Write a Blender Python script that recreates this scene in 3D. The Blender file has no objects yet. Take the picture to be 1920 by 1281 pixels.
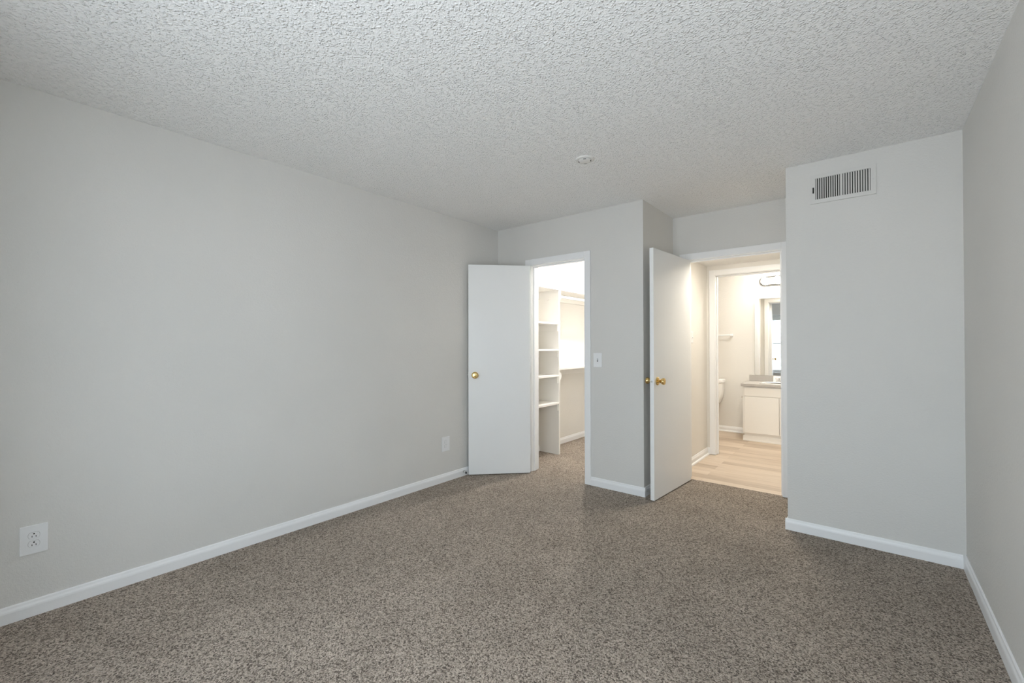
import bpy, bmesh, math, random
from mathutils import Vector, Matrix
random.seed(4)
S = bpy.context.scene
COL = S.collection
PI = math.pi

# ------------------------------------------------------------------ camera, sky, exposure
def make_camera():
    f, yaw, pitch, roll, h = 822.11, 39.0654, 0.4327, -0.1097, 1.246
    a, b, c = (math.radians(v) for v in (yaw, pitch, roll))
    fw = Vector((-math.sin(a) * math.cos(b), math.cos(a) * math.cos(b), math.sin(b)))
    r0 = Vector((math.cos(a), math.sin(a), 0)); u0 = r0.cross(fw)
    r = r0 * math.cos(c) + u0 * math.sin(c); u = u0 * math.cos(c) - r0 * math.sin(c)
    cam = bpy.data.cameras.new('camera'); o = bpy.data.objects.new('camera', cam); COL.objects.link(o)
    cam.sensor_fit = 'HORIZONTAL'; cam.sensor_width = 36; cam.lens = f * 36 / 1920
    cam.clip_start = .02
    m = Matrix.Identity(4)
    for i in range(3):
        m[i][0] = r[i]; m[i][1] = u[i]; m[i][2] = -fw[i]
    m[0][3], m[1][3], m[2][3] = 0, 0, h
    o.matrix_world = m
    S.camera = o
make_camera()

W = bpy.data.worlds.new('sky'); S.world = W; W.use_nodes = True
SKY, LOWER_GLOW = (15.3, 17.0, 19.4), (16.4, 17.2, 19.0)       # bright overcast sky above, added even glow below the horizon that reaches the ceiling
BATH, DOME_FILL, CLOSET, HALL_FILL = (44, 42, 38), (98, 93, 85), (1950, 1900, 1860), (92, 84, 71)   # glowing glass of the lamps; dome and hall ones are unseen fills
def make_sky():
    t = W.node_tree; bg = t.nodes['Background']
    tc = t.nodes.new('ShaderNodeTexCoord'); sp = t.nodes.new('ShaderNodeSeparateXYZ'); r = t.nodes.new('ShaderNodeValToRGB')
    m = t.nodes.new('ShaderNodeMix'); m.data_type = 'RGBA'
    t.links.new(tc.outputs['Generated'], sp.inputs[0]); t.links.new(sp.outputs[2], r.inputs[0])
    r.color_ramp.elements[0].position = 0.0; r.color_ramp.elements[1].position = .03
    t.links.new(r.outputs[0], m.inputs[0]); m.inputs[6].default_value = (*LOWER_GLOW, 1); m.inputs[7].default_value = (*SKY, 1)
    t.links.new(m.outputs[2], bg.inputs[0]); bg.inputs[1].default_value = 1
make_sky()
S.view_settings.view_transform = 'Standard'; S.view_settings.look = 'None'
S.view_settings.gamma = 1; S.view_settings.use_curve_mapping = False
S.view_settings.exposure = 0.0
S.cycles.use_denoising = True
S.cycles.max_bounces = 16; S.cycles.diffuse_bounces = 10; S.cycles.transparent_max_bounces = 16
S.cycles.sample_clamp_indirect = 8

# room dimensions (metres; camera stands at x=0, y=0)
XL, XR, RW = -3.006, .4166, -.45
YC, XC, YA, XB = 3.474, -1.4304, 4.188, -.4266
H, T = 2.44, .115
HY, HH = 5.30, 2.135          # far side of the hallway, its lower ceiling
BY = 6.85                     # back wall of the bathroom
CB = 5.36                     # back of the closet
# bedroom windows behind the camera: wall, start, end along that wall, sill and head heights
WINDOWS = (('rear', -1.78, -1.40, .47, 2.08), ('rear', -.84, .10, .47, 2.08))  # the second one is unseen, added to light the room evenly
def window_frame_of(side, a, b):
    """middle of the opening on the wall's inner face, and the turn that takes +y into the room"""
    m = (a + b) / 2
    return {'rear': ((m, RW), 0), 'left': ((XL, m), -PI / 2), 'right': ((XR, m), PI / 2)}[side]
def portal(side, a, b, z0, z1):
    l = bpy.data.lights.new('window_portal', 'AREA'); l.shape = 'RECTANGLE'
    l.size = b - a; l.size_y = z1 - z0; l.cycles.is_portal = True
    o = bpy.data.objects.new('window_portal', l); COL.objects.link(o)
    (x, y), rz = window_frame_of(side, a, b)
    o.location = (x + math.sin(rz) * (T + .005), y - math.cos(rz) * (T + .005), (z0 + z1) / 2); o.rotation_euler = (PI / 2, 0, rz)
for w_ in WINDOWS: portal(*w_)

# ------------------------------------------------------------------ material helpers
def lin(r, g, b):
    def c(v):
        v /= 255
        return v / 12.92 if v <= .04045 else ((v + .055) / 1.055) ** 2.4
    return (c(r), c(g), c(b), 1)
class NT:
    def __init__(s, name):
        s.m = bpy.data.materials.new(name); s.m.use_nodes = True
        s.t = s.m.node_tree; s.b = s.t.nodes['Principled BSDF']
    def n(s, typ, **kw):
        nd = s.t.nodes.new(typ)
        for k, v in kw.items():
            if k.startswith('i_'):
                nd.inputs[k[2:].replace('_', ' ')].default_value = v
            else:
                setattr(nd, k, v)
        return nd
    def l(s, a, b): s.t.links.new(a, b)
    def coord(s): return s.n('ShaderNodeTexCoord').outputs['Object']
    def noise(s, scale, detail=2, rough=.5, vec=None):
        nd = s.n('ShaderNodeTexNoise'); nd.inputs['Scale'].default_value = scale
        nd.inputs['Detail'].default_value = detail; nd.inputs['Roughness'].default_value = rough
        s.l(vec or s.coord(), nd.inputs['Vector']); return nd
    def ramp(s, fac, stops, interp='LINEAR'):
        r = s.n('ShaderNodeValToRGB'); r.color_ramp.interpolation = interp
        e = r.color_ramp.elements
        while len(e) < len(stops): e.new(.5)
        for k, (p, c) in zip(e, stops):
            k.position = p; k.color = c if len(c) == 4 else (*c, 1)
        s.l(fac, r.inputs[0]); return r
    def math(s, op, a, b=None):
        m = s.n('ShaderNodeMath', operation=op)
        for i, v in enumerate((a, b)):
            if v is None: continue
            if isinstance(v, (int, float)): m.inputs[i].default_value = v
            else: s.l(v, m.inputs[i])
        return m.outputs[0]
    def bump(s, h, dist, strength=1):
        b = s.n('ShaderNodeBump'); b.inputs['Distance'].default_value = dist; b.inputs['Strength'].default_value = strength
        s.l(h, b.inputs['Height']); s.l(b.outputs[0], s.b.inputs['Normal']); return b
def plain(name, col, rough=.5, metal=0, spec=.5, bump=None, **kw):
    m = NT(name); m.b.inputs['Base Color'].default_value = col if len(col) == 4 else (*col, 1)
    m.b.inputs['Roughness'].default_value = rough; m.b.inputs['Metallic'].default_value = metal
    m.b.inputs['Specular IOR Level'].default_value = spec
    if bump:
        m.bump(m.noise(bump[0], 3).outputs[0], bump[1])
    return m.m

def mat_paint(name, col, tint, scale=95, dist=.0016):
    """rolled wall paint with a fine orange-peel texture"""
    m = NT(name)
    big = m.noise(1.3, 3)
    r = m.ramp(big.outputs[0], [(.35, col), (.68, tint)])
    m.l(r.outputs[0], m.b.inputs['Base Color'])
    m.b.inputs['Roughness'].default_value = .62; m.b.inputs['Specular IOR Level'].default_value = .25
    a = m.noise(scale, 3, .55); b = m.noise(scale * 2.6, 2)
    m.bump(m.math('ADD', a.outputs[0], m.math('MULTIPLY', b.outputs[0], .35)), dist)
    return m.m
def mat_popcorn():
    m = NT('popcorn_ceiling')
    co = m.coord()
    wob = m.noise(46, 2, .5, co)
    mx = m.n('ShaderNodeMix', data_type='VECTOR'); mx.inputs[0].default_value = .016
    m.l(co, mx.inputs[4]); m.l(wob.outputs[1], mx.inputs[5])
    v = m.n('ShaderNodeTexVoronoi', feature='SMOOTH_F1'); v.inputs['Scale'].default_value = 100
    v.inputs['Smoothness'].default_value = .3; v.inputs['Randomness'].default_value = 1
    m.l(mx.outputs[1], v.inputs['Vector'])
    mask = m.noise(52, 2, .55, co)
    dome = m.ramp(v.outputs[0], [(.08, (1, 1, 1)), (.66, (0, 0, 0))], 'EASE')
    mk = m.ramp(mask.outputs[0], [(.30, (.12, .12, .12)), (.62, (1, 1, 1))], 'EASE')
    h1 = m.math('MULTIPLY', dome.outputs[0], mk.outputs[0])
    fine = m.noise(130, 4, .62, co)
    h = m.math('ADD', h1, m.math('MULTIPLY', fine.outputs[0], .75))
    m.bump(h, .0054)
    m.b.inputs['Base Color'].default_value = (.91, .91, .90, 1)
    m.b.inputs['Roughness'].default_value = .95; m.b.inputs['Specular IOR Level'].default_value = .1
    return m.m
def mat_carpet():
    """cut-pile carpet in flecked taupe yarns"""
    m = NT('flecked_carpet')
    co = m.coord()
    wob = m.noise(95, 3, .6, co)
    mx = m.n('ShaderNodeMix', data_type='VECTOR'); mx.inputs[0].default_value = .012
    m.l(co, mx.inputs[4]); m.l(wob.outputs[1], mx.inputs[5])
    v = m.n('ShaderNodeTexVoronoi'); v.inputs['Scale'].default_value = 195
    m.l(mx.outputs[1], v.inputs['Vector'])
    sep = m.n('ShaderNodeSeparateColor'); m.l(v.outputs['Color'], sep.inputs[0])
    n2 = m.noise(175, 4, .7, co)
    mixv = m.math('ADD', m.math('MULTIPLY', sep.outputs[0], .46), m.math('MULTIPLY', n2.outputs[0], .54))
    r = m.ramp(mixv, [(.20, (.044, .033, .025)), (.34, (.155, .122, .096)), (.45, (.355, .296, .242)), (.62, (.51, .435, .362)), (.84, (.76, .67, .575))])
    v3 = m.n('ShaderNodeTexVoronoi'); v3.inputs['Scale'].default_value = 85; m.l(mx.outputs[1], v3.inputs['Vector'])
    pit = m.ramp(v3.outputs[0], [(.10, (.36, .33, .30)), (.24, (1, 1, 1))])      # scattered near-black spots
    ml = m.n('ShaderNodeMix', data_type='RGBA', blend_type='MULTIPLY'); ml.inputs[0].default_value = 1
    m.l(r.outputs[0], ml.inputs[6]); m.l(pit.outputs[0], ml.inputs[7])
    big = m.noise(2.4, 5, .62, co)
    bn = m.noise(.8, 3, .6, co)
    br = m.math('ADD', m.math('MULTIPLY', big.outputs[0], .55), m.math('MULTIPLY', bn.outputs[0], .45))
    bm_ = m.ramp(br, [(.36, (.86, .85, .84)), (.62, (1.12, 1.12, 1.12))])
    mul = m.n('ShaderNodeMix', data_type='RGBA', blend_type='MULTIPLY'); mul.inputs[0].default_value = 1
    m.l(ml.outputs[2], mul.inputs[6]); m.l(bm_.outputs[0], mul.inputs[7])
    m.l(mul.outputs[2], m.b.inputs['Base Color'])
    m.b.inputs['Roughness'].default_value = .95; m.b.inputs['Specular IOR Level'].default_value = .08
    m.b.inputs['Sheen Weight'].default_value = .1; m.b.inputs['Sheen Roughness'].default_value = .5
    hh = m.math('SUBTRACT', m.math('MULTIPLY', n2.outputs[0], .8), v.outputs[0])
    m.bump(hh, .006)
    return m.m
def mat_planks():
    m = NT('light_oak_planks')
    co = m.coord()
    bt = m.n('ShaderNodeTexBrick', offset=.37)
    bt.inputs['Color1'].default_value = (0, 0, 0, 1); bt.inputs['Color2'].default_value = (1, 1, 1, 1); bt.inputs['Mortar'].default_value = (.5, .5, .5, 1)
    bt.inputs['Scale'].default_value = 1; bt.inputs['Mortar Size'].default_value = .0012
    bt.inputs['Brick Width'].default_value = 1.2; bt.inputs['Row Height'].default_value = .127
    m.l(co, bt.inputs['Vector'])
    mp = m.n('ShaderNodeMapping'); mp.inputs['Scale'].default_value = (2.2, 42, 1); m.l(co, mp.inputs[0])
    g = m.noise(1.0, 6, .62, mp.outputs[0])
    mp2 = m.n('ShaderNodeMapping'); mp2.inputs['Scale'].default_value = (1.1, 7, 1); m.l(co, mp2.inputs[0])
    g2 = m.noise(1.0, 3, .5, mp2.outputs[0])
    f = m.math('ADD', m.math('MULTIPLY', g.outputs[0], .5), m.math('ADD', m.math('MULTIPLY', g2.outputs[0], .3), m.math('MULTIPLY', bt.outputs[0], .22)))
    r = m.ramp(f, [(.28, lin(160, 141, 122)), (.5, lin(195, 178, 159)), (.75, lin(214, 200, 183))])
    dk = m.n('ShaderNodeMix', data_type='RGBA', blend_type='MULTIPLY')
    m.l(m.math('MULTIPLY', bt.outputs[1], .35), dk.inputs[0]); m.l(r.outputs[0], dk.inputs[6]); dk.inputs[7].default_value = (.35, .28, .22, 1)
    m.l(dk.outputs[2], m.b.inputs['Base Color'])
    m.b.inputs['Roughness'].default_value = .5
    return m.m
def mat_laminate():
    m = NT('grey_laminate')
    a = m.noise(260, 3); r = m.ramp(a.outputs[0], [(.3, (.38, .355, .33)), (.7, (.54, .515, .48))])
    m.l(r.outputs[0], m.b.inputs['Base Color']); m.b.inputs['Roughness'].default_value = .4
    return m.m
def mat_emit(name, col, strength):
    m = NT(name); m.b.inputs['Base Color'].default_value = (.9, .88, .84, 1)
    m.b.inputs['Emission Color'].default_value = (*col, 1); m.b.inputs['Emission Strength'].default_value = strength
    return m.m
def mat_glass():
    m = NT('window_glass')
    tr = m.n('ShaderNodeBsdfTransparent'); gl = m.n('ShaderNodeBsdfGlossy'); gl.inputs['Roughness'].default_value = .02
    tr.inputs[0].default_value = (.95, .97, .96, 1)
    mx = m.n('ShaderNodeMixShader'); mx.inputs[0].default_value = .06
    m.l(tr.outputs[0], mx.inputs[1]); m.l(gl.outputs[0], mx.inputs[2])
    m.l(mx.outputs[0], m.t.nodes['Material Output'].inputs[0])
    return m.m

M = {}
M['wall'] = mat_paint('grey_wall_paint', (.672, .662, .636, 1), (.698, .687, .660, 1))
M['cream'] = mat_paint('cream_wall_paint', (.76, .74, .70, 1), (.78, .76, .72, 1))
M['ceil'] = mat_popcorn()
M['carpet'] = mat_carpet()
M['planks'] = mat_planks()
M['trim'] = plain('white_trim_paint', (.86, .865, .87), .36, bump=(60, .0004))
M['door'] = plain('white_door_paint', (.86, .865, .86), .30, bump=(130, .0007))
M['shelf'] = plain('white_shelf_paint', (.83, .815, .78), .5, bump=(80, .0004))
M['plastic'] = plain('white_plastic', (.82, .825, .83), .35)
M['groove'] = plain('grey_plastic_groove', (.30, .30, .30), .7)
M['detector'] = plain('aged_white_plastic', (.74, .735, .71), .5)
M['dark'] = plain('dark_slot', (.015, .015, .014), .8)
M['duct'] = plain('dark_duct', (.02, .021, .018), .9)
M['brass'] = plain('polished_brass', (.74, .53, .22), .2, 1)
M['chrome'] = plain('chrome', (.80, .79, .78), .12, 1)
M['dark_rim'] = plain('chrome_rim_dark_reflection', (.06, .058, .055), .6)  # near-black colour stands in for the dark reflection in a chrome rim
M['steel'] = plain('satin_steel', (.6, .6, .58), .35, 1)
M['rubber_black'] = plain('black_rubber', (.02, .02, .025), .7)
M['rubber_white'] = plain('white_rubber', (.8, .8, .8), .6)
M['cabinet'] = plain('white_cabinet_paint', (.85, .83, .79), .42)
M['laminate'] = mat_laminate()
M['porcelain'] = plain('white_porcelain', (.88, .875, .86), .12)
M['mirror'] = plain('mirror_silver', (.93, .94, .94), .0, 1)
M['globe'] = mat_emit('lit_globe_glass', BATH, 1)
M['closet_bulb'] = mat_emit('lit_bulb_glass', CLOSET, 1)
M['bath_fill'] = mat_emit('bath_fill_glow', DOME_FILL, 1)
M['hall_fill'] = mat_emit('hall_fill_glow', HALL_FILL, 1)
M['glass'] = mat_glass()
M['shade'] = plain('pale_shade_fabric', (.74, .76, .75), .8)
M['vent'] = plain('vent_enamel', (.67, .66, .635), .5)
M['paper'] = plain('white_card', (.88, .87, .85), .7)

# ------------------------------------------------------------------ mesh helpers
def box(bm, x0, x1, y0, y1, z0, z1, bev=0, seg=2):
    x0, x1 = min(x0, x1), max(x0, x1); y0, y1 = min(y0, y1), max(y0, y1); z0, z1 = min(z0, z1), max(z0, z1)
    g = bmesh.ops.create_cube(bm, size=1)
    for v in g['verts']:
        v.co = Vector(((x0 + x1) / 2 + v.co.x * (x1 - x0), (y0 + y1) / 2 + v.co.y * (y1 - y0), (z0 + z1) / 2 + v.co.z * (z1 - z0)))
    if bev:
        es = list({e for v in g['verts'] for e in v.link_edges})
        bmesh.ops.bevel(bm, geom=es, offset=bev, segments=seg, affect='EDGES', profile=.5)
    return bm
def prism(bm, pts, axis, a, b):
    """extrude a closed 2-D outline along x ('x': pts are (y,z)), y (pts (x,z)) or z (pts (x,y))"""
    def P(p, t):
        return {'x': (t, p[0], p[1]), 'y': (p[0], t, p[1]), 'z': (p[0], p[1], t)}[axis]
    v0 = [bm.verts.new(P(p, a)) for p in pts]; v1 = [bm.verts.new(P(p, b)) for p in pts]
    n = len(pts)
    bm.faces.new(v0); bm.faces.new(v1[::-1])
    for i in range(n):
        bm.faces.new((v0[i], v1[i], v1[(i + 1) % n], v0[(i + 1) % n]))
    bmesh.ops.recalc_face_normals(bm, faces=bm.faces)
    return bm
def lathe(bm, prof, origin, axis, seg=32):
    """revolve (radius, distance) pairs about an axis through origin"""
    ax = Vector(axis).normalized(); t = Vector((0, 0, 1)) if abs(ax.z) < .9 else Vector((1, 0, 0))
    u = ax.cross(t).normalized(); w = ax.cross(u); o = Vector(origin)
    rings = []
    for r, d in prof:
        if r < 1e-6: rings.append([bm.verts.new(o + ax * d)])
        else: rings.append([bm.verts.new(o + ax * d + (u * math.cos(2 * PI * k / seg) + w * math.sin(2 * PI * k / seg)) * r) for k in range(seg)])
    for a, b in zip(rings, rings[1:]):
        for k in range(seg):
            q = [a[k % len(a)], a[(k + 1) % len(a)], b[(k + 1) % len(b)], b[k % len(b)]]
            q = list(dict.fromkeys(q))
            if len(q) > 2: bm.faces.new(q)
    for e, rv in ((rings[0], 0), (rings[-1], 1)):
        if len(e) > 2: bm.faces.new(e)
    bmesh.ops.recalc_face_normals(bm, faces=bm.faces)
    return bm
def tube(bm, pts, r, seg=12):
    pts = [Vector(p) for p in pts]; rings = []
    rs = r if isinstance(r, (list, tuple)) else [r] * len(pts)
    ref = None
    for i, p in enumerate(pts):
        d = (pts[min(i + 1, len(pts) - 1)] - pts[max(i - 1, 0)]).normalized()
        if ref is None: ref = Vector((0, 0, 1)) if abs(d.z) < .9 else Vector((1, 0, 0))
        u = d.cross(ref).normalized(); w = u.cross(d).normalized(); ref = w
        rings.append([bm.verts.new(p + (u * math.cos(2 * PI * k / seg) + w * math.sin(2 * PI * k / seg)) * rs[i]) for k in range(seg)])
    for a, b in zip(rings, rings[1:]):
        for k in range(seg): bm.faces.new((a[k], a[(k + 1) % seg], b[(k + 1) % seg], b[k]))
    bm.faces.new(rings[0]); bm.faces.new(rings[-1])
    bmesh.ops.recalc_face_normals(bm, faces=bm.faces)
    return bm
def BM(): return bmesh.new()
def obj(name, bm, mat, parent=None, smooth=False, label=None, loc=None):
    me = bpy.data.meshes.new(name); bm.to_mesh(me); bm.free()
    me.materials.append(mat)
    if smooth:
        for p in me.polygons: p.use_smooth = True
        me.set_sharp_from_angle(angle=math.radians(40))
    o = bpy.data.objects.new(name, me); COL.objects.link(o)
    if parent: o.parent = parent
    if loc: o.location = loc
    if label: o['label'] = label
    return o
def tag(o, label, cat, group=None, kind=None):
    o['label'] = label; o['category'] = cat
    if group: o['group'] = group
    if kind: o['kind'] = kind
    return o
def thing(name, label, cat, loc=(0, 0, 0), rz=0, group=None, kind=None):
    o = bpy.data.objects.new(name, None); COL.objects.link(o); o.empty_display_size = .05
    o.location = loc; o.rotation_euler = (0, 0, rz)
    return tag(o, label, cat, group, kind)
def struct(name, bm, mat, label, cat, parent=None):
    o = obj(name, bm, mat, parent)
    if parent is None: tag(o, label, cat, kind='structure')
    return o

# ------------------------------------------------------------------ floors and ceilings
bm = BM(); box(bm, XL - T, XR + T, RW - T, YC + .05, -.08, 0); box(bm, XC - .02, XB + .06, YC + .05, 4.208, -.08, 0)
box(bm, XL - T, XC - .02, YC + .05, CB + .05, -.08, 0)
struct('floor', bm, M['carpet'], 'flecked taupe wall-to-wall carpet of the bedroom and closet', 'carpet')
bm = BM(); box(bm, XC - .05, 1.2, 4.208, CB + .055, -.08, -.003); box(bm, -2.8, 1.2, CB + .055, BY + T, -.08, -.003)
struct('floor_hallway', bm, M['planks'], 'pale oak plank floor of the hallway and bathroom', 'wood floor')
bm = BM(); box(bm, XL - T, XR + T, RW - T, YA + T * .5, H, H + .09)
struct('ceiling', bm, M['ceil'], 'white popcorn-textured bedroom ceiling', 'ceiling')
bm = BM(); box(bm, XL - T, XC, YA + T * .5, CB + .06, H, H + .09)
struct('ceiling_closet', bm, M['ceil'], 'white popcorn ceiling inside the closet', 'ceiling')
bm = BM(); box(bm, XC, 1.2, YA + T * .5, HY + T * .5, HH, H + .09)
struct('ceiling_hallway', bm, M['ceil'], 'lower popcorn ceiling over the hallway behind the open door', 'ceiling')
bm = BM(); box(bm, -2.9, 1.2, HY + T * .5, BY + T, H, H + .09)
struct('ceiling_bathroom', bm, M['ceil'], 'white ceiling of the bathroom', 'ceiling')

# ------------------------------------------------------------------ walls
DX0, DX1, DZ = -2.575, -1.978, 2.022      # closet doorway (between jamb faces)
EX0, EX1, EZ = -1.302, -.552, 2.022       # bedroom doorway in the alcove
FX0, FX1, FZ = -1.338, -.590, 2.022       # bathroom doorway
J = .018                                   # jamb board thickness
def wall(name, boxes, label, mat='wall'):
    bm = BM()
    for b in boxes: box(bm, *b)
    return struct(name, bm, M[mat], label, 'wall')
def pierced(side, a, b):
    """boxes of a wall running from a to b with its window openings left out"""
    ws = sorted(w_ for w_ in WINDOWS if w_[0] == side); out = []
    def B(p, q, z0, z1):
        if q - p > 1e-4: out.append({'rear': (p, q, RW - T, RW, z0, z1), 'left': (XL - T, XL, p, q, z0, z1), 'right': (XR, XR + T, p, q, z0, z1)}[side])
    p = a
    for _, u, v, z0, z1 in ws:
        B(p, u, 0, H); B(u, v, 0, z0); B(u, v, z1, H); p = v
    B(p, b, 0, H)
    return out
wall('wall_left', pierced('left', RW - T, YC + .05), 'long grey wall on the left with two outlets')
wall('wall_right', pierced('right', RW - T, YC + T), 'grey wall running along the right edge')
wall('wall_rear', pierced('rear', XL, XR), 'rear wall with the bedroom window, seen in the mirror')
wall('wall_closet', [(XL, DX0 - J, YC, YC + T, 0, H), (DX1 + J, XC, YC, YC + T, 0, H), (DX0 - J, DX1 + J, YC, YC + T, DZ + J, H)], 'grey wall around the closet doorway with a light switch')
wall('wall_front', [(XB, XR, YC, YC + T, 0, H), (XB, XB + T, YC + T, YA, 0, H)], 'grey wall block carrying the air vent')
wall('wall_alcove', [(XC - T, XC, YC + T, YA + T, 0, H)], 'shaded wall behind the open bedroom door')
wall('wall_hallway_left', [(XC - T, XC, YA + T, HY, 0, H)], 'cream hallway wall with a lit patch beyond the open door', 'cream')
wall('wall_back', [(XC, EX0 - J, YA, YA + T, 0, H), (EX1 + J, 1.1, YA, YA + T, 0, H), (EX0 - J, EX1 + J, YA, YA + T, EZ + J, H)], 'grey wall above the bedroom doorway')
wall('wall_hallway', [(XC - T, FX0 - J, HY, HY + T, 0, H), (FX1 + J, 1.1, HY, HY + T, 0, H), (FX0 - J, FX1 + J, HY, HY + T, FZ + J, H)], 'hallway wall around the bathroom doorway', 'cream')
wall('wall_hallway_right', [(1.0, 1.1, YA + T, HY, 0, H)], 'far end wall of the hallway, out of sight', 'cream')
wall('wall_closet_left', [(XL - T, XL, YC + .05, CB + .055, 0, H)], 'closet side wall behind the shelves', 'cream')
wall('wall_closet_back', [(XL - T, XC - T, CB, CB + .055, 0, H)], 'rear wall of the closet', 'cream')
wall('wall_bathroom', [(-2.8, 1.1, BY, BY + T, 0, H)], 'pale bathroom wall behind the vanity and toilet', 'cream')
wall('wall_bathroom_left', [(-2.8, -2.7, CB + .055, BY, 0, H)], 'left wall of the bathroom, out of sight', 'cream')
wall('wall_bathroom_right', [(.6, .7, HY + T, BY, 0, H)], 'right wall of the bathroom, out of sight', 'cream')

# ------------------------------------------------------------------ baseboards and door trim
HB, TB = .074, .0135
PROF = [(0, -.01), (TB, -.01), (TB, HB * .62), (TB * .9, HB * .72), (TB * .62, HB * .84), (TB * .5, HB * .95), (TB * .3, HB), (0, HB)]
def base_run(bm, axis, wallpos, out, a, b):
    """baseboard along axis on a wall face; out = +1/-1 direction it sticks out"""
    if axis == 'y': prism(bm, [(wallpos + out * p, z) for p, z in PROF], 'y', a, b)
    else: prism(bm, [(wallpos + out * p, z) for p, z in PROF], 'x', a, b)
def baseboard(name, runs, label):
    bm = BM()
    for r in runs: base_run(bm, *r)
    o = struct(name, bm, M['trim'], label, 'baseboard')
    return o
CW, CT = .058, .015      # casing
baseboard('baseboard_left', [('y', XL, 1, RW, YC)], 'white baseboard along the long left wall')
baseboard('baseboard_right', [('y', XR, -1, RW, YC)], 'white baseboard along the right wall')
baseboard('baseboard_rear', [('x', RW, 1, XL + TB, XR - TB)], 'white baseboard under the rear window')
baseboard('baseboard_front', [('x', YC, -1, XB - TB, XR - TB), ('y', XB, -1, YC, YA)], 'white baseboard under the air vent wall')
baseboard('baseboard_closet', [('x', YC, -1, DX1 + CW, XC + TB), ('x', YC, -1, XL + TB, DX0 - CW)], 'short white baseboard below the light switch')
baseboard('baseboard_alcove', [('y', XC, 1, YC, YA)], 'white baseboard behind the open bedroom door')
bm = BM(); base_run(bm, 'y', XC, 1, YA + T, HY); base_run(bm, 'x', HY, -1, XC, FX0 - CW)
for a in (0,):     # quarter-round shoe at the foot
    prism(bm, [(XC + TB, -.004), (XC + TB + .014, -.004), (XC + TB + .012, .008), (XC + TB + .006, .014), (XC + TB, .016)], 'y', YA + T, HY)
struct('baseboard_hallway', bm, M['trim'], 'white baseboard and shoe moulding in the hallway', 'baseboard')
bm = BM(); base_run(bm, 'x', BY, -1, -2.7, .6)
prism(bm, [(BY - TB, -.004), (BY - TB - .014, -.004), (BY - TB - .012, .008), (BY - TB - .006, .014), (BY - TB, .016)], 'x', -2.7, .6)
struct('baseboard_bathroom', bm, M['trim'], 'white baseboard between toilet and vanity', 'baseboard')
baseboard('baseboard_closet_left', [('y', XL, 1, YC + T, CB), ('x', CB, -1, XL, XC - T)], 'white baseboard inside the closet')

def frame(name, x0, x1, z, yf, yb, label, sides=(1, 1), back_casing=True, stop=None):
    """jambs, head, stops and flat casings of a doorway in a wall between yf (front face) and yb"""
    t = thing(name, label, 'door frame', (x0, yf, 0), kind='structure')
    ox, oy = x0, yf
    def part(n, *b, bev=.003):
        bm = BM(); x_0, x_1, y_0, y_1, z_0, z_1 = b
        box(bm, x_0 - ox, x_1 - ox, y_0 - oy, y_1 - oy, z_0, z_1, bev); return obj(n, bm, M['trim'], t)
    part('jamb', x0 - J, x0, yf - .002, yb + .002, 0, z, bev=.001)
    part('jamb', x1, x1 + J, yf - .002, yb + .002, 0, z, bev=.001)
    part('head_jamb', x0 - J, x1 + J, yf - .002, yb + .002, z, z + J, bev=.001)
    s0 = stop if stop else yf + .038
    part('door_stop_strip', x0, x0 + .011, s0, s0 + .034, 0, z, bev=.002)
    part('door_stop_strip', x1 - .011, x1, s0, s0 + .034, 0, z, bev=.002)
    part('door_stop_strip', x0 + .011, x1 - .011, s0, s0 + .034, z - .011, z, bev=.002)
    for face, s in ((yf, -1), (yb, 1)):
        if s == 1 and not back_casing: continue
        r = .005
        y_0, y_1 = face, face + s * CT
        part('casing', x0 - r - CW, x0 - r, y_0, y_1, 0, z + r + CW)
        part('casing', x1 + r, x1 + r + CW, y_0, y_1, 0, z + r + CW)
        part('head_casing', x0 - r, x1 + r, y_0, y_1, z + r, z + r + CW)
    return t
f1 = frame('trim_1', DX0, DX1, DZ, YC, YC + T, 'white painted frame around the closet doorway')
bm = BM(); box(bm, -.001, .0015, -.014, .014, -.03, .03, .001)
obj('strike_plate', bm, M['steel'], f1, label='metal strike plate', loc=(DX1 - DX0 - .001, .022, .955))
frame('trim_2', EX0, EX1, EZ, YA, YA + T, 'white painted frame around the bedroom doorway')
frame('trim_3', FX0, FX1, FZ, HY, HY + T, 'cream-lit frame around the bathroom doorway', stop=HY + .05)

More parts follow.
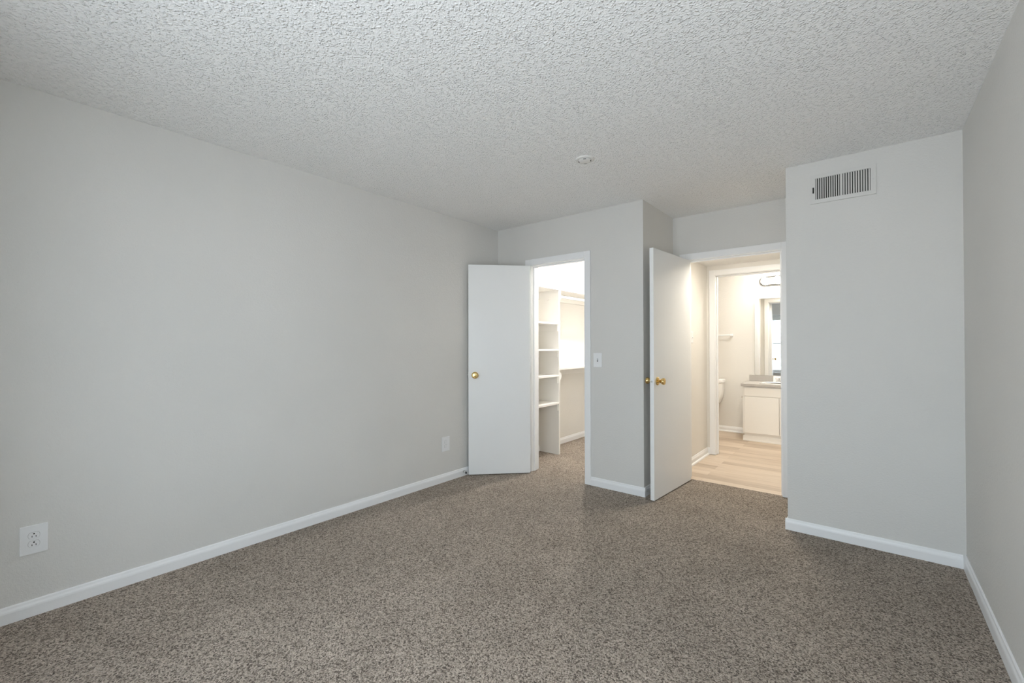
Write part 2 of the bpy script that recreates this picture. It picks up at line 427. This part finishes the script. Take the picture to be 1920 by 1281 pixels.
# ------------------------------------------------------------------ doors
def knob(parent, pos, n, side):
    """tulip door knob on rosette; n = outward normal in door space"""
    p = Vector(pos); n = Vector(n)
    bm = BM(); lathe(bm, [(0, 0), (.033, 0), (.033, .004), (.029, .008), (.018, .011), (.0, .011)], p, n, 36)
    k = obj('door_knob', bm, M['brass'], parent, True, label='brass door knob')
    bm = BM(); lathe(bm, [(0, .009), (.0115, .009), (.0105, .02), (.0125, .027), (.021, .036), (.0265, .046), (.0275, .053), (.025, .059), (.017, .0615), (.012, .0605), (.008, .062), (0, .0625)], p, n, 36)
    obj('knob_grip', bm, M['brass'], k, True)
def door(name, label, pin, angle, width, thick, z0, z1, inner_sign, knob_z, hinges, back_knob=True):
    """leaf in its own space: x along the leaf from the hinge, y through its thickness (0 .. thick*inner_sign)"""
    t = thing(name, label, 'door', (pin[0], pin[1], 0), angle, kind='structure')
    bm = BM(); box(bm, .003, width, 0, thick * inner_sign, z0, z1, .0022)
    obj('door_leaf', bm, M['door'], t)
    kx = width - .062
    knob(t, (kx, thick * inner_sign, knob_z), (0, inner_sign, 0), 1)
    if back_knob: knob(t, (kx, 0, knob_z), (0, -inner_sign, 0), -1)
    bm = BM(); box(bm, width - .0005, width + .0012, thick * inner_sign * .5 - .0125, thick * inner_sign * .5 + .0125, knob_z - .028, knob_z + .028, .0005)
    lp = obj('latch_plate', bm, M['trim'], t)
    bm = BM(); prism(bm, [(width + .001, thick * inner_sign * .5 - .006), (width + .011, thick * inner_sign * .5 - .006), (width + .002, thick * inner_sign * .5 + .006)], 'z', knob_z - .007, knob_z + .007)
    obj('latch_bolt', bm, M['steel'], lp, label='metal latch bolt')
    for hz in hinges:
        bm = BM(); lathe(bm, [(0, -.046), (.004, -.046), (.0058, -.043), (.0058, .043), (.004, .046), (0, .046)], (-.004, -.004 * inner_sign, hz), (0, 0, 1), 14)
        box(bm, -.002, .0035, -.001, .028 * inner_sign, hz - .043, hz + .043)
        obj('hinge', bm, M['trim'], t, True)
    return t
# closet door: folded right back against the left wall
pinA = (-2.566, 3.4385)
angA = math.atan2(2.989 - 3.414, -2.962 + 2.541)
door('door_1', 'flat white closet door swung back towards the left wall', pinA, angA, .598, .035, .008, 2.0147, 1, .955, (.22, 1.02, 1.82), back_knob=True)
# bedroom door: standing open beside the alcove wall
pinB = (-1.2965, 4.156)
angB = math.atan2(3.404 - 4.151, -1.317 + 1.262)
door('door_2', 'white bedroom door standing open in the alcove with brass knobs', pinB, angB, .749, .0335, .008, 2.017, 1, .952, (.22, 1.02, 1.82))

# ------------------------------------------------------------------ bedroom windows behind the camera: one seen in the mirror, one added
def window(name, label, side, a, b, z0, z1):
    (px, py), rz = window_frame_of(side, a, b)
    w = thing(name, label, 'window', (px, py, z0), rz, kind='structure')
    hw = (b - a) / 2; hh = z1 - z0
    def wpart(name, mat, *bs, bev=.002):
        bm = BM()
        for q in bs: box(bm, *q, bev)
        return obj(name, bm, mat, w)
    d0, d1 = -T, -.05
    wpart('window_frame', M['trim'], (-hw, -hw + .04, d0, d1, 0, hh), (hw - .04, hw, d0, d1, 0, hh), (-hw, hw, d0, d1, 0, .04), (-hw, hw, d0, d1, hh - .04, hh), *([(-.025, .025, d0, d1, 0, hh)] if hw > .3 else []))
    for xa, xb in (((-hw + .04, -.025), (.025, hw - .04)) if hw > .3 else ((-hw + .04, hw - .04),)):
        for za, zb, dd in ((.04, .80, d0 + .035), (.80, hh - .04, d0 + .012)):
            s_ = wpart('sash', M['trim'], (xa, xa + .03, dd, dd + .025, za, zb), (xb - .03, xb, dd, dd + .025, za, zb), (xa, xb, dd, dd + .025, za, za + .03), (xa, xb, dd, dd + .025, zb - .03, zb))
            bm = BM(); box(bm, xa + .028, xb - .028, dd + .01, dd + .014, za + .028, zb - .028)
            obj('pane', bm, M['glass'], s_)
    wpart('window_sill', M['trim'], (-hw - .03, hw + .03, -.05, .03, -.025, 0))
    c, s = math.cos(rz), math.sin(rz)
    sh = thing('roller_shade', 'pale roller shade rolled up above ' + ('the window reflected in the bathroom mirror' if b < -1 else 'the added window behind the camera'), 'shade', (px + s * .022, py - c * .022, z1 - .03), rz)
    bm = BM(); lathe(bm, [(0, -hw + .02), (.020, -hw + .02), (.020, hw - .02), (0, hw - .02)], (0, 0, 0), (1, 0, 0), 20)
    obj('roller', bm, M['shade'], sh, True)
    bm = BM(); box(bm, -hw + .03, hw - .03, -.021, -.019, -.12, 0); obj('shade_cloth', bm, M['shade'], sh)
    bm = BM(); box(bm, -hw + .03, hw - .03, -.026, -.014, -.142, -.118, .003); obj('hem_bar', bm, M['trim'], sh)
for i_, w_ in enumerate(WINDOWS):
    window('window_%d' % (i_ + 1), 'white two-sash bedroom window reflected in the bathroom mirror' if i_ == 0 else 'added white rear window behind the camera, out of view', *w_)

# ------------------------------------------------------------------ wall plates
def duplex(name, label, y, z, wd, ht, slots):
    t = thing(name, label, 'outlet', (XL, y, z), group=None)
    bm = BM(); box(bm, 0, .0055, -wd / 2, wd / 2, -ht / 2, ht / 2, .0025); obj('cover_plate', bm, M['plastic'], t)
    for s in (1, -1):
        bm = BM(); pts = []
        for k in range(40):
            a = 2 * PI * k / 40; yy, zz = .0185 * math.cos(a), .0185 * math.sin(a)
            zz = max(-.0138, min(.0138, zz)); pts.append((yy, zz + s * .0195))
        prism(bm, pts, 'x', .003, .0078); r = obj('receptacle', bm, M['plastic'], t)
        bm = BM(); prism(bm, [(y_ * 1.05, (z_ - s * .0195) * 1.06 + s * .0195) for y_, z_ in pts], 'x', .004, .00575); obj('recess_line', bm, M['groove'], r)
        bm = BM()
        if slots:
            box(bm, .0070, .0081, -.0075, -.0052, s * .0195 - .0085, s * .0195 - .0005); box(bm, .0070, .0081, .0052, .0075, s * .0195 - .0085, s * .0195 - .0005)
            lathe(bm, [(0, .0070), (.0032, .0070), (.0032, .0081), (0, .0081)], (0, 0, s * .0195 + .0075), (1, 0, 0), 14)
            obj('slots', bm, M['dark'], r)
        else:
            box(bm, .0070, .0081, -.007, -.0056, s * .0195 - .007, s * .0195); box(bm, .0070, .0081, .0056, .007, s * .0195 - .007, s * .0195)
            lathe(bm, [(0, .0070), (.0025, .0070), (.0025, .0081), (0, .0081)], (0, 0, s * .0195 + .007), (1, 0, 0), 12)
            obj('slots', bm, M['steel'], r)
    bm = BM(); lathe(bm, [(0, 0), (.003, 0), (.0026, .0012), (0, .0014)], (.0055, 0, 0), (1, 0, 0), 12); obj('screw', bm, M['plastic'], t)
    return t
duplex('outlet', 'white duplex outlet with dark slots low on the left wall, nearest the camera', .1855, .350, .091, .132, True)
duplex('outlet', 'cream duplex outlet low on the left wall beside the open closet door', 2.736, .341, .093, .131, False)
sw = thing('light_switch', 'white toggle light switch plate between closet doorway and wall corner', 'light switch', (-1.8475, YC, 1.1095))
bm = BM(); box(bm, -.041, .041, -.0055, 0, -.0625, .0625, .0025); obj('cover_plate', bm, M['plastic'], sw)
bm = BM(); box(bm, -.0052, .0052, -.0062, -.005, -.012, .012); obj('toggle_slot', bm, M['dark'], sw)
bm = BM(); prism(bm, [(-.006, -.004), (-.0155, .001), (-.0155, .0065), (-.0055, .0095)], 'x', -.0042, .0042); obj('toggle', bm, M['plastic'], sw)
for s in (-1, 1):
    bm = BM(); lathe(bm, [(0, 0), (.003, 0), (.0026, .0012), (0, .0014)], (0, -.0055, s * .030), (0, -1, 0), 12); obj('screw', bm, M['plastic'], sw)

# ------------------------------------------------------------------ air vent on the block wall
v = thing('air_vent', 'grey louvred air vent high on the wall at right', 'vent', (-.121, YC, 2.258))
vx, vz = .167, .094
gx, gz = .1395, .069
bm = BM()
for b in ((-vx, vx, gz, vz), (-vx, vx, -vz, -gz), (-vx, -gx, -gz, gz), (gx, vx, -gz, gz)):
    box(bm, b[0], b[1], -.009, 0, b[2], b[3])
bmesh.ops.remove_doubles(bm, verts=bm.verts, dist=.0001)
obj('vent_frame', bm, M['vent'], v)
bm = BM(); box(bm, -gx, gx, -.0015, -.0005, -gz, gz); obj('duct_opening', bm, M['duct'], v)
bm = BM(); box(bm, -.006 - .004, .006 - .004, -.0085, -.001, -gz, gz, .001); obj('centre_bar', bm, M['vent'], v)
def louvres(x0, x1, n, ang):
    bm = BM(); c, s = math.cos(ang), math.sin(ang)
    for k in range(n):
        x = x0 + (x1 - x0) * (k + .5) / n
        L, th = (.0040, .0007) if ang < 0 else (.0039, .0007)
        pts = [(x + a * c * L - b * s * th, -.0052 + a * s * L + b * c * th) for a, b in ((-1, -1), (1, -1), (1, 1), (-1, 1))]
        prism(bm, pts, 'z', -gz, gz)
    return bm
obj('louvre_bank', louvres(-gx, -.011, 11, math.radians(-38)), M['vent'], v)
obj('louvre_bank', louvres(.003, gx, 11, math.radians(22)), M['vent'], v)
bm = BM(); box(bm, -.152, -.1485, -.019, -.008, -.022, .004, .001); box(bm, -.1545, -.146, -.0095, -.0085, -.026, .012)
obj('damper_lever', bm, M['duct'], v)
for s in (-1, 1):
    bm = BM(); lathe(bm, [(0, 0), (.0035, 0), (.003, .0014), (0, .0016)], (s * .153, -.009, 0 if s > 0 else .035), (0, -1, 0), 12); obj('screw', bm, M['vent'], v)

# ------------------------------------------------------------------ smoke detector on the ceiling
sd = thing('smoke_detector', 'small round white smoke detector on the popcorn ceiling', 'smoke detector', (-1.408, 2.482, H))
bm = BM(); lathe(bm, [(0, 0), (.061, 0), (.0595, -.004), (.057, -.007), (.052, -.0085), (.045, -.0085), (.043, -.0065), (0, -.0065)], (0, 0, 0), (0, 0, 1), 48)
obj('base_ring', bm, M['detector'], sd, True)
bm = BM(); lathe(bm, [(0, -.006), (.0405, -.006), (.0405, -.010), (.037, -.0135), (.026, -.0155), (0, -.016)], (0, 0, 0), (0, 0, 1), 40)
obj('dome', bm, M['detector'], sd, True)
for a in (.4, 2.0, 3.5, 5.2):
    bm = BM()
    c, s = math.cos(a), math.sin(a); t0 = Vector((c * .037, s * .0375, -.0128)); tn = Vector((-s, c, 0)); rn = Vector((c, s, 0))
    for q in range(1):
        vs = [bm.verts.new(t0 + tn * (x * .009) + rn * (y * .0022) + Vector((0, 0, zz))) for zz in (.0015, -.0015) for x, y in ((-1, -1), (1, -1), (1, 1), (-1, 1))]
        for fc in ((0, 1, 2, 3), (4, 5, 6, 7), (0, 1, 5, 4), (1, 2, 6, 5), (2, 3, 7, 6), (3, 0, 4, 7)): bm.faces.new([vs[i] for i in fc])
    bmesh.ops.recalc_face_normals(bm, faces=bm.faces)
    obj('sound_slot', bm, M['dark'], sd)

# ------------------------------------------------------------------ spring door stops
def spring_stop(label, loc, rz, tip):
    t = thing('door_stop', label, 'door stop', loc, rz)
    bm = BM(); lathe(bm, [(0, 0), (.010, 0), (.010, .004), (.006, .008), (0, .008)], (0, 0, 0), (1, 0, 0), 16); obj('base', bm, M['steel'], t, True)
    n, pts = 14, []
    for k in range(n * 10 + 1):
        a = 2 * PI * k / 10; pts.append((.006 + .05 * k / (n * 10), .0055 * math.cos(a), .0055 * math.sin(a)))
    bm = BM(); tube(bm, pts, .0014, 6); obj('spring', bm, M['steel'], t, True)
    bm = BM(); lathe(bm, [(0, .054), (.008, .054), (.009, .060), (.008, .068), (0, .070)], (0, 0, 0), (1, 0, 0), 16); obj('tip', bm, M[tip], t, True)
spring_stop('spring door stop on the left baseboard at the closet door edge', (XL + TB, 2.955, .045), math.radians(-25), 'rubber_black')
spring_stop('steel spring door stop on the baseboard behind the bedroom door', (XC + TB, 3.50, .045), 0, 'rubber_white')

# ------------------------------------------------------------------ closet: shelf tower, long shelves, rods
PY, SX = 4.200, -2.722
u = thing('shelf_tower', 'white built-in shelf tower with four open compartments in the closet', 'shelves', (XL, PY, 0))
def up(name, parent, mat, *b, bev=.0015):
    bm = BM(); box(bm, b[0] - XL, b[1] - XL, b[2] - PY, b[3] - PY, b[4], b[5], bev); return obj(name, bm, mat, parent)
up('side_panel', u, M['shelf'], XL, -2.80, PY, PY + .014, 0, 1.865)
up('front_stile', u, M['shelf'], -2.80, SX, PY - .006, PY + .018, 0, 1.865)
up('cleat', u, M['shelf'], XL, XL + .018, YC + T, PY, 1.778, 1.865)
for z in (1.485, 1.187, .895, .583):
    sh_ = up('shelf', u, M['shelf'], XL, SX + .004, YC + T, PY, z - .009, z + .011)
    for c in ((XL, SX - .01, PY - .018, PY, z - .085, z - .009), (XL, XL + .016, YC + T, PY - .018, z - .085, z - .009)):
        bm = BM(); box(bm, c[0] - XL, c[1] - XL, c[2] - PY, c[3] - PY, c[4], c[5], .001)
        obj('cleat', bm, M['shelf'], sh_)
lo = thing('closet_shelf', 'long white closet shelf across the top of the shelf tower', 'shelf', (XL, 4.4, 1.866))
bm = BM(); box(bm, 0, SX + .01 - XL, YC + T - 4.4, CB - 4.4, 0, .020, .0015); obj('board', bm, M['shelf'], lo)
bm = BM(); box(bm, 0, .018, PY + .02 - 4.4, CB - 4.4, -.088, 0, .001); obj('cleat', bm, M['shelf'], lo)
l2 = thing('closet_shelf', 'lower white closet shelf at waist height right of the tower', 'shelf', (XL, 4.8, .958))
bm = BM(); box(bm, 0, SX - XL, PY + .0195 - 4.8, CB - 4.8, 0, .020, .0015); obj('board', bm, M['shelf'], l2)
bm = BM(); box(bm, 0, .018, PY + .0195 - 4.8, CB - 4.8, -.088, 0, .001); obj('cleat', bm, M['shelf'], l2)
rd = thing('closet_rod', 'white hanging rod under the top closet shelf', 'closet rod', (-2.735, PY + .02, 1.792))
bm = BM(); lathe(bm, [(0, 0), (.0165, 0), (.0165, CB - PY - .02), (0, CB - PY - .02)], (0, 0, 0), (0, 1, 0), 24); obj('rod', bm, M['shelf'], rd, True)
bm = BM(); box(bm, -.03, .022, -.004, .012, -.03, .072, .003); obj('rod_socket', bm, M['shelf'], rd)
r2 = thing('rod_bracket', 'small white rod bracket on the tower front below the waist shelf', 'bracket', (SX, PY + .018, .88))
bm = BM()
pts = [(-.03, -.03), (-.03, .042), (.018, .042), (.018, .02)] + [(.018 + .018 * math.sin(a), .002 + .018 * math.cos(a)) for a in [k * PI / 8 for k in range(9)]] + [(.0, -.03)]
prism(bm, pts, 'x', -.02, .004)
for vv in bm.verts: vv.co = Vector((vv.co.x, vv.co.y * .55 + .012, vv.co.z))
obj('hook_plate', bm, M['shelf'], r2)
hk = thing('coat_hook', 'tiny white hook under the top shelf inside the tower', 'hook', (XL + .15, PY - .001, 1.765))
bm = BM(); tube(bm, [(0, 0, 0), (0, -.018, -.002), (0, -.026, -.012), (0, -.034, -.008), (0, -.038, .004)], .003, 8); obj('hook', bm, M['shelf'], hk, True)
cl = thing('closet_light', 'bare bulb fixture on the closet ceiling', 'ceiling light', (-2.40, 4.25, H))
bm = BM(); lathe(bm, [(0, 0), (.06, 0), (.058, -.015), (.03, -.035), (.022, -.05), (0, -.05)], (0, 0, 0), (0, 0, 1), 28); obj('lamp_holder', bm, M['porcelain'], cl, True)
bm = BM(); lathe(bm, [(.012, -.05), (.018, -.065), (.030, -.088), (.031, -.102), (.024, -.12), (.010, -.128), (0, -.129)], (0, 0, 0), (0, 0, 1), 24); obj('bulb', bm, M['closet_bulb'], cl, True)

def added_dome_lamp(label, loc, r, mat):
    t = thing('added_ceiling_lamp', label, 'ceiling light', loc)
    bm = BM(); lathe(bm, [(0, 0), (r, 0), (r, -.02), (r * .9, -.026), (0, -.026)], (0, 0, 0), (0, 0, 1), 36); obj('base', bm, M['chrome'], t, True)
    bm = BM(); lathe(bm, [(r * .92, -.024), (r * .9, -.030), (r * .75, -.038), (r * .45, -.044), (0, -.046)], (0, 0, 0), (0, 0, 1), 36); obj('glass_shade', bm, mat, t, True)
added_dome_lamp('added flat round fill lamp on the bathroom ceiling, out of view', (-.95, 5.95, H), .15, M['bath_fill'])  # unseen lamp added so the globes can stay dimmer
added_dome_lamp('added flat round fill lamp on the hallway ceiling, out of view', (-.82, 4.50, HH), .14, M['hall_fill'])  # unseen lamp added to brighten the hallway and the carpet before it

# ------------------------------------------------------------------ hallway: plate on the wall
th = thing('thermostat', 'small cream wall control beside the open bedroom door edge in the hallway', 'wall control', (XC, 4.745, 1.322))
bm = BM(); box(bm, 0, .006, -.035, .035, -.058, .058, .002); obj('cover_plate', bm, M['plastic'], th)
bm = BM(); box(bm, .006, .018, -.006, .006, -.012, .004, .002); obj('lever', bm, M['plastic'], th)

# ------------------------------------------------------------------ bathroom
VX0, VX1, VY0 = -1.272, -.45, 6.345
vc = thing('vanity_cabinet', 'white vanity cabinet under the grey countertop in the bathroom', 'cabinet', (VX0, VY0, 0))
VW = VX1 - VX0; VD = BY - .013 - VY0
bm = BM(); box(bm, 0, VW, .018, VD, .09, .705, .001); obj('carcass', bm, M['cabinet'], vc)
bm = BM(); box(bm, 0, .035, 0, .018, .09, .705, .001); box(bm, VW - .035, VW, 0, .018, .09, .705, .001); box(bm, .035, VW - .035, 0, .018, .565, .585); box(bm, .035, VW - .035, 0, .018, .69, .705); box(bm, .035, VW - .035, 0, .018, .09, .115)
obj('face_frame', bm, M['cabinet'], vc)
bm = BM(); box(bm, .022, VW - .022, -.014, 0, .580, .693, .003); obj('drawer_front', bm, M['cabinet'], vc)
for a, b in ((.022, VW / 2 - .002), (VW / 2 + .002, VW - .022)):
    bm = BM(); box(bm, a, b, -.014, 0, .104, .566, .003); obj('cabinet_door', bm, M['cabinet'], vc)
bm = BM(); box(bm, .012, VW - .012, .020, VD, -.002, .09); obj('toe_kick', bm, M['cabinet'], vc)
bm = BM(); prism(bm, [(.020, -.003), (.002, -.003), (.003, .008), (.010, .016), (.0145, .03), (.016, .06), (.020, .065)], 'x', -.002, VW + .002); obj('base_moulding', bm, M['cabinet'], vc)
ct = thing('countertop', 'grey laminate vanity countertop with backsplash and white sink', 'countertop', (VX0, VY0, .705))
bm = BM(); box(bm, -.018, VW + .018, -.035, VD + .012, 0, .034, .004); obj('counter_slab', bm, M['laminate'], ct)
bm = BM(); box(bm, -.014, VW + .014, VD - .007, VD + .012, .034, .118, .003); obj('backsplash', bm, M['laminate'], ct)
bm = BM(); lathe(bm, [(.235, 0), (.240, .006), (.232, .011), (.215, .010), (.200, .0), (.17, -.02), (.11, -.03), (0, -.032)], (0, 0, 0), (0, 0, 1), 48)
for vv in bm.verts: vv.co = Vector((vv.co.x * 1.06 + .41, vv.co.y * .70 + .185, vv.co.z + .034))
obj('sink', bm, M['porcelain'], ct, True)
fc = thing('faucet', 'chrome faucet with clear round handles behind the sink', 'faucet', (VX0 + .395, BY - .10, .739))
bm = BM(); box(bm, -.075, .075, -.024, .024, 0, .016, .006, 3); obj('base', bm, M['chrome'], fc, True)
bm = BM(); tube(bm, [(0, 0, .01), (0, -.004, .04), (0, -.03, .062), (0, -.07, .062), (0, -.105, .045), (0, -.112, .03)], [.016, .015, .0135, .012, .011, .0105], 14); obj('spout', bm, M['chrome'], fc, True)
for s in (-1, 1):
    bm = BM(); lathe(bm, [(0, .014), (.013, .014), (.012, .028), (.024, .036), (.027, .05), (.024, .064), (.012, .071), (0, .072)], (s * .055, 0, 0), (0, 0, 1), 20); obj('faucet_handle', bm, M['porcelain'], fc, True)
tc = thing('card', 'white folded card standing against the backsplash by the faucet', 'card', (-.955, 6.80, .739))
bm = BM(); prism(bm, [(-.022, 0), (.012, 0), (.008, .080), (.004, .080)], 'x', -.035, .05); obj('folded_sheet', bm, M['paper'], tc)

mr = thing('wall_mirror', 'large frameless mirror above the bathroom vanity', 'mirror', (-1.2165, BY - .026, .823), math.radians(1.5))
bm = BM(); box(bm, 0, .82, 0, .005, 0, 1.051, .0008); obj('mirror_glass', bm, M['mirror'], mr)
bm = BM(); box(bm, .03, .79, .005, .009, .03, 1.0); obj('backing', bm, M['steel'], mr)

lb = thing('vanity_light', 'chrome vanity light bar with glowing globe bulbs above the mirror', 'wall light', (-.865, BY, 2.108))
bm = BM(); R, L2 = .062, .29
pts = [(L2 - R + R * math.cos(a), R * math.sin(a)) for a in [-PI / 2 + k * PI / 12 for k in range(13)]] + [(-L2 + R + R * math.cos(a), R * math.sin(a)) for a in [PI / 2 + k * PI / 12 for k in range(13)]]
prism(bm, pts, 'y', -.022, 0)
obj('back_plate', bm, M['dark_rim'], lb)
bm = BM(); prism(bm, [(x * .965, z * .80) for x, z in pts], 'y', -.034, -.020); obj('front_panel', bm, M['chrome'], lb)
for gxx in (-.215, -.065, .085, .235 - .02):
    bm = BM(); lathe(bm, [(0, .028), (.022, .028), (.022, .045), (0, .045)], (gxx, 0, 0), (0, -1, 0), 18); sk = obj('socket', bm, M['chrome'], lb, True)
    bm = BM(); bmesh.ops.create_uvsphere(bm, u_segments=24, v_segments=14, radius=.046)
    for vv in bm.verts: vv.co += Vector((gxx, -.085, 0))
    obj('globe_bulb', bm, M['globe'], lb, True)

tw = thing('towel_bar', 'white towel bar on the bathroom wall above the toilet', 'towel bar', (-1.80, BY, 1.377))
bm = BM(); lathe(bm, [(0, -.295), (.0075, -.295), (.0075, .295), (0, .295)], (0, -.055, 0), (1, 0, 0), 14); obj('bar', bm, M['trim'], tw, True)
for s in (-1, 1):
    bm = BM(); box(bm, s * .295 - .012, s * .295 + .012, -.068, 0, -.014, .014, .003); obj('post', bm, M['trim'], tw)

tp = thing('paper_holder', 'bare chrome toilet paper holder on the vanity side', 'toilet paper holder', (VX0, 6.43, .548))
for s in (0, 1):
    bm = BM(); box(bm, -.032, 0, s * .12 - .004, s * .12 + .004, -.012, .012, .002); obj('bracket', bm, M['chrome'], tp)
bm = BM(); lathe(bm, [(0, 0), (.006, 0), (.006, .12), (0, .12)], (-.026, 0, 0), (0, 1, 0), 12); obj('spindle', bm, M['plastic'], tp, True)

# toilet: tank against the back wall, bowl hidden from the bedroom by the door frame
TX = -1.815
to = thing('toilet', 'white porcelain toilet beside the bathroom doorway frame', 'toilet', (TX, BY - .016, 0))
def loft(bm, rings, cap=True):
    vs = [[bm.verts.new(p) for p in r] for r in rings]; n = len(vs[0])
    for a, b in zip(vs, vs[1:]):
        for k in range(n): bm.faces.new((a[k], a[(k + 1) % n], b[(k + 1) % n], b[k]))
    if cap: bm.faces.new(vs[0]); bm.faces.new(vs[-1])
    bmesh.ops.recalc_face_normals(bm, faces=bm.faces)
def rrect(hx, y0, y1, z, r=.03, n=5):
    out = []
    for sx, sy, a0 in ((1, 1, 0), (-1, 1, PI / 2), (-1, -1, PI), (1, -1, 1.5 * PI)):
        for k in range(n):
            a = a0 + PI / 2 * k / (n - 1)
            cxx = sx * (hx - r); cyy = (y1 - r) if sy > 0 else (y0 + r)
            out.append((cxx + r * math.cos(a), cyy + r * math.sin(a), z))
    return out
bm = BM(); loft(bm, [rrect(hx, y0, -.012, z) for hx, y0, z in ((.150, -.17, .395), (.175, -.18, .43), (.198, -.19, .48), (.209, -.196, .53), (.213, -.198, .60), (.215, -.20, .705))])
obj('tank', bm, M['porcelain'], to, True)
bm = BM(); loft(bm, [rrect(hx, y0, -.008, z, .03) for hx, y0, z in ((.218, -.205, .703), (.226, -.213, .708), (.227, -.215, .735), (.224, -.211, .748), (.214, -.20, .754))])
obj('tank_lid', bm, M['porcelain'], to, True)
def oval(hx, y0, y1, z, n=28):
    cy, hy = (y0 + y1) / 2, (y1 - y0) / 2
    return [(hx * math.cos(2 * PI * k / n), cy + hy * math.sin(2 * PI * k / n), z) for k in range(n)]
bm = BM(); loft(bm, [oval(*a) for a in ((.11, -.62, -.17, -.003), (.105, -.60, -.17, .06), (.10, -.57, -.17, .17), (.125, -.62, -.16, .26), (.165, -.68, -.15, .34), (.18, -.70, -.14, .385), (.178, -.698, -.145, .395))])
obj('bowl', bm, M['porcelain'], to, True)
bm = BM(); loft(bm, [oval(*a) for a in ((.182, -.705, -.235, .395), (.186, -.71, -.23, .405), (.184, -.708, -.232, .42), (.17, -.69, -.245, .432))])
obj('seat_lid', bm, M['porcelain'], to, True)
bm = BM(); lathe(bm, [(0, 0), (.012, 0), (.012, .012), (0, .012)], (-.15, -.199, .655), (0, -1, 0), 14); box(bm, -.155, -.085, -.222, -.212, .650, .661, .003); obj('flush_lever', bm, M['chrome'], to)
bm = BM(); lathe(bm, [(0, 0), (.014, 0), (.014, .02), (.008, .024), (.008, .036), (0, .036)], (.135, -.10, .396), (0, 0, -1), 14); obj('tank_nut', bm, M['steel'], to, True)
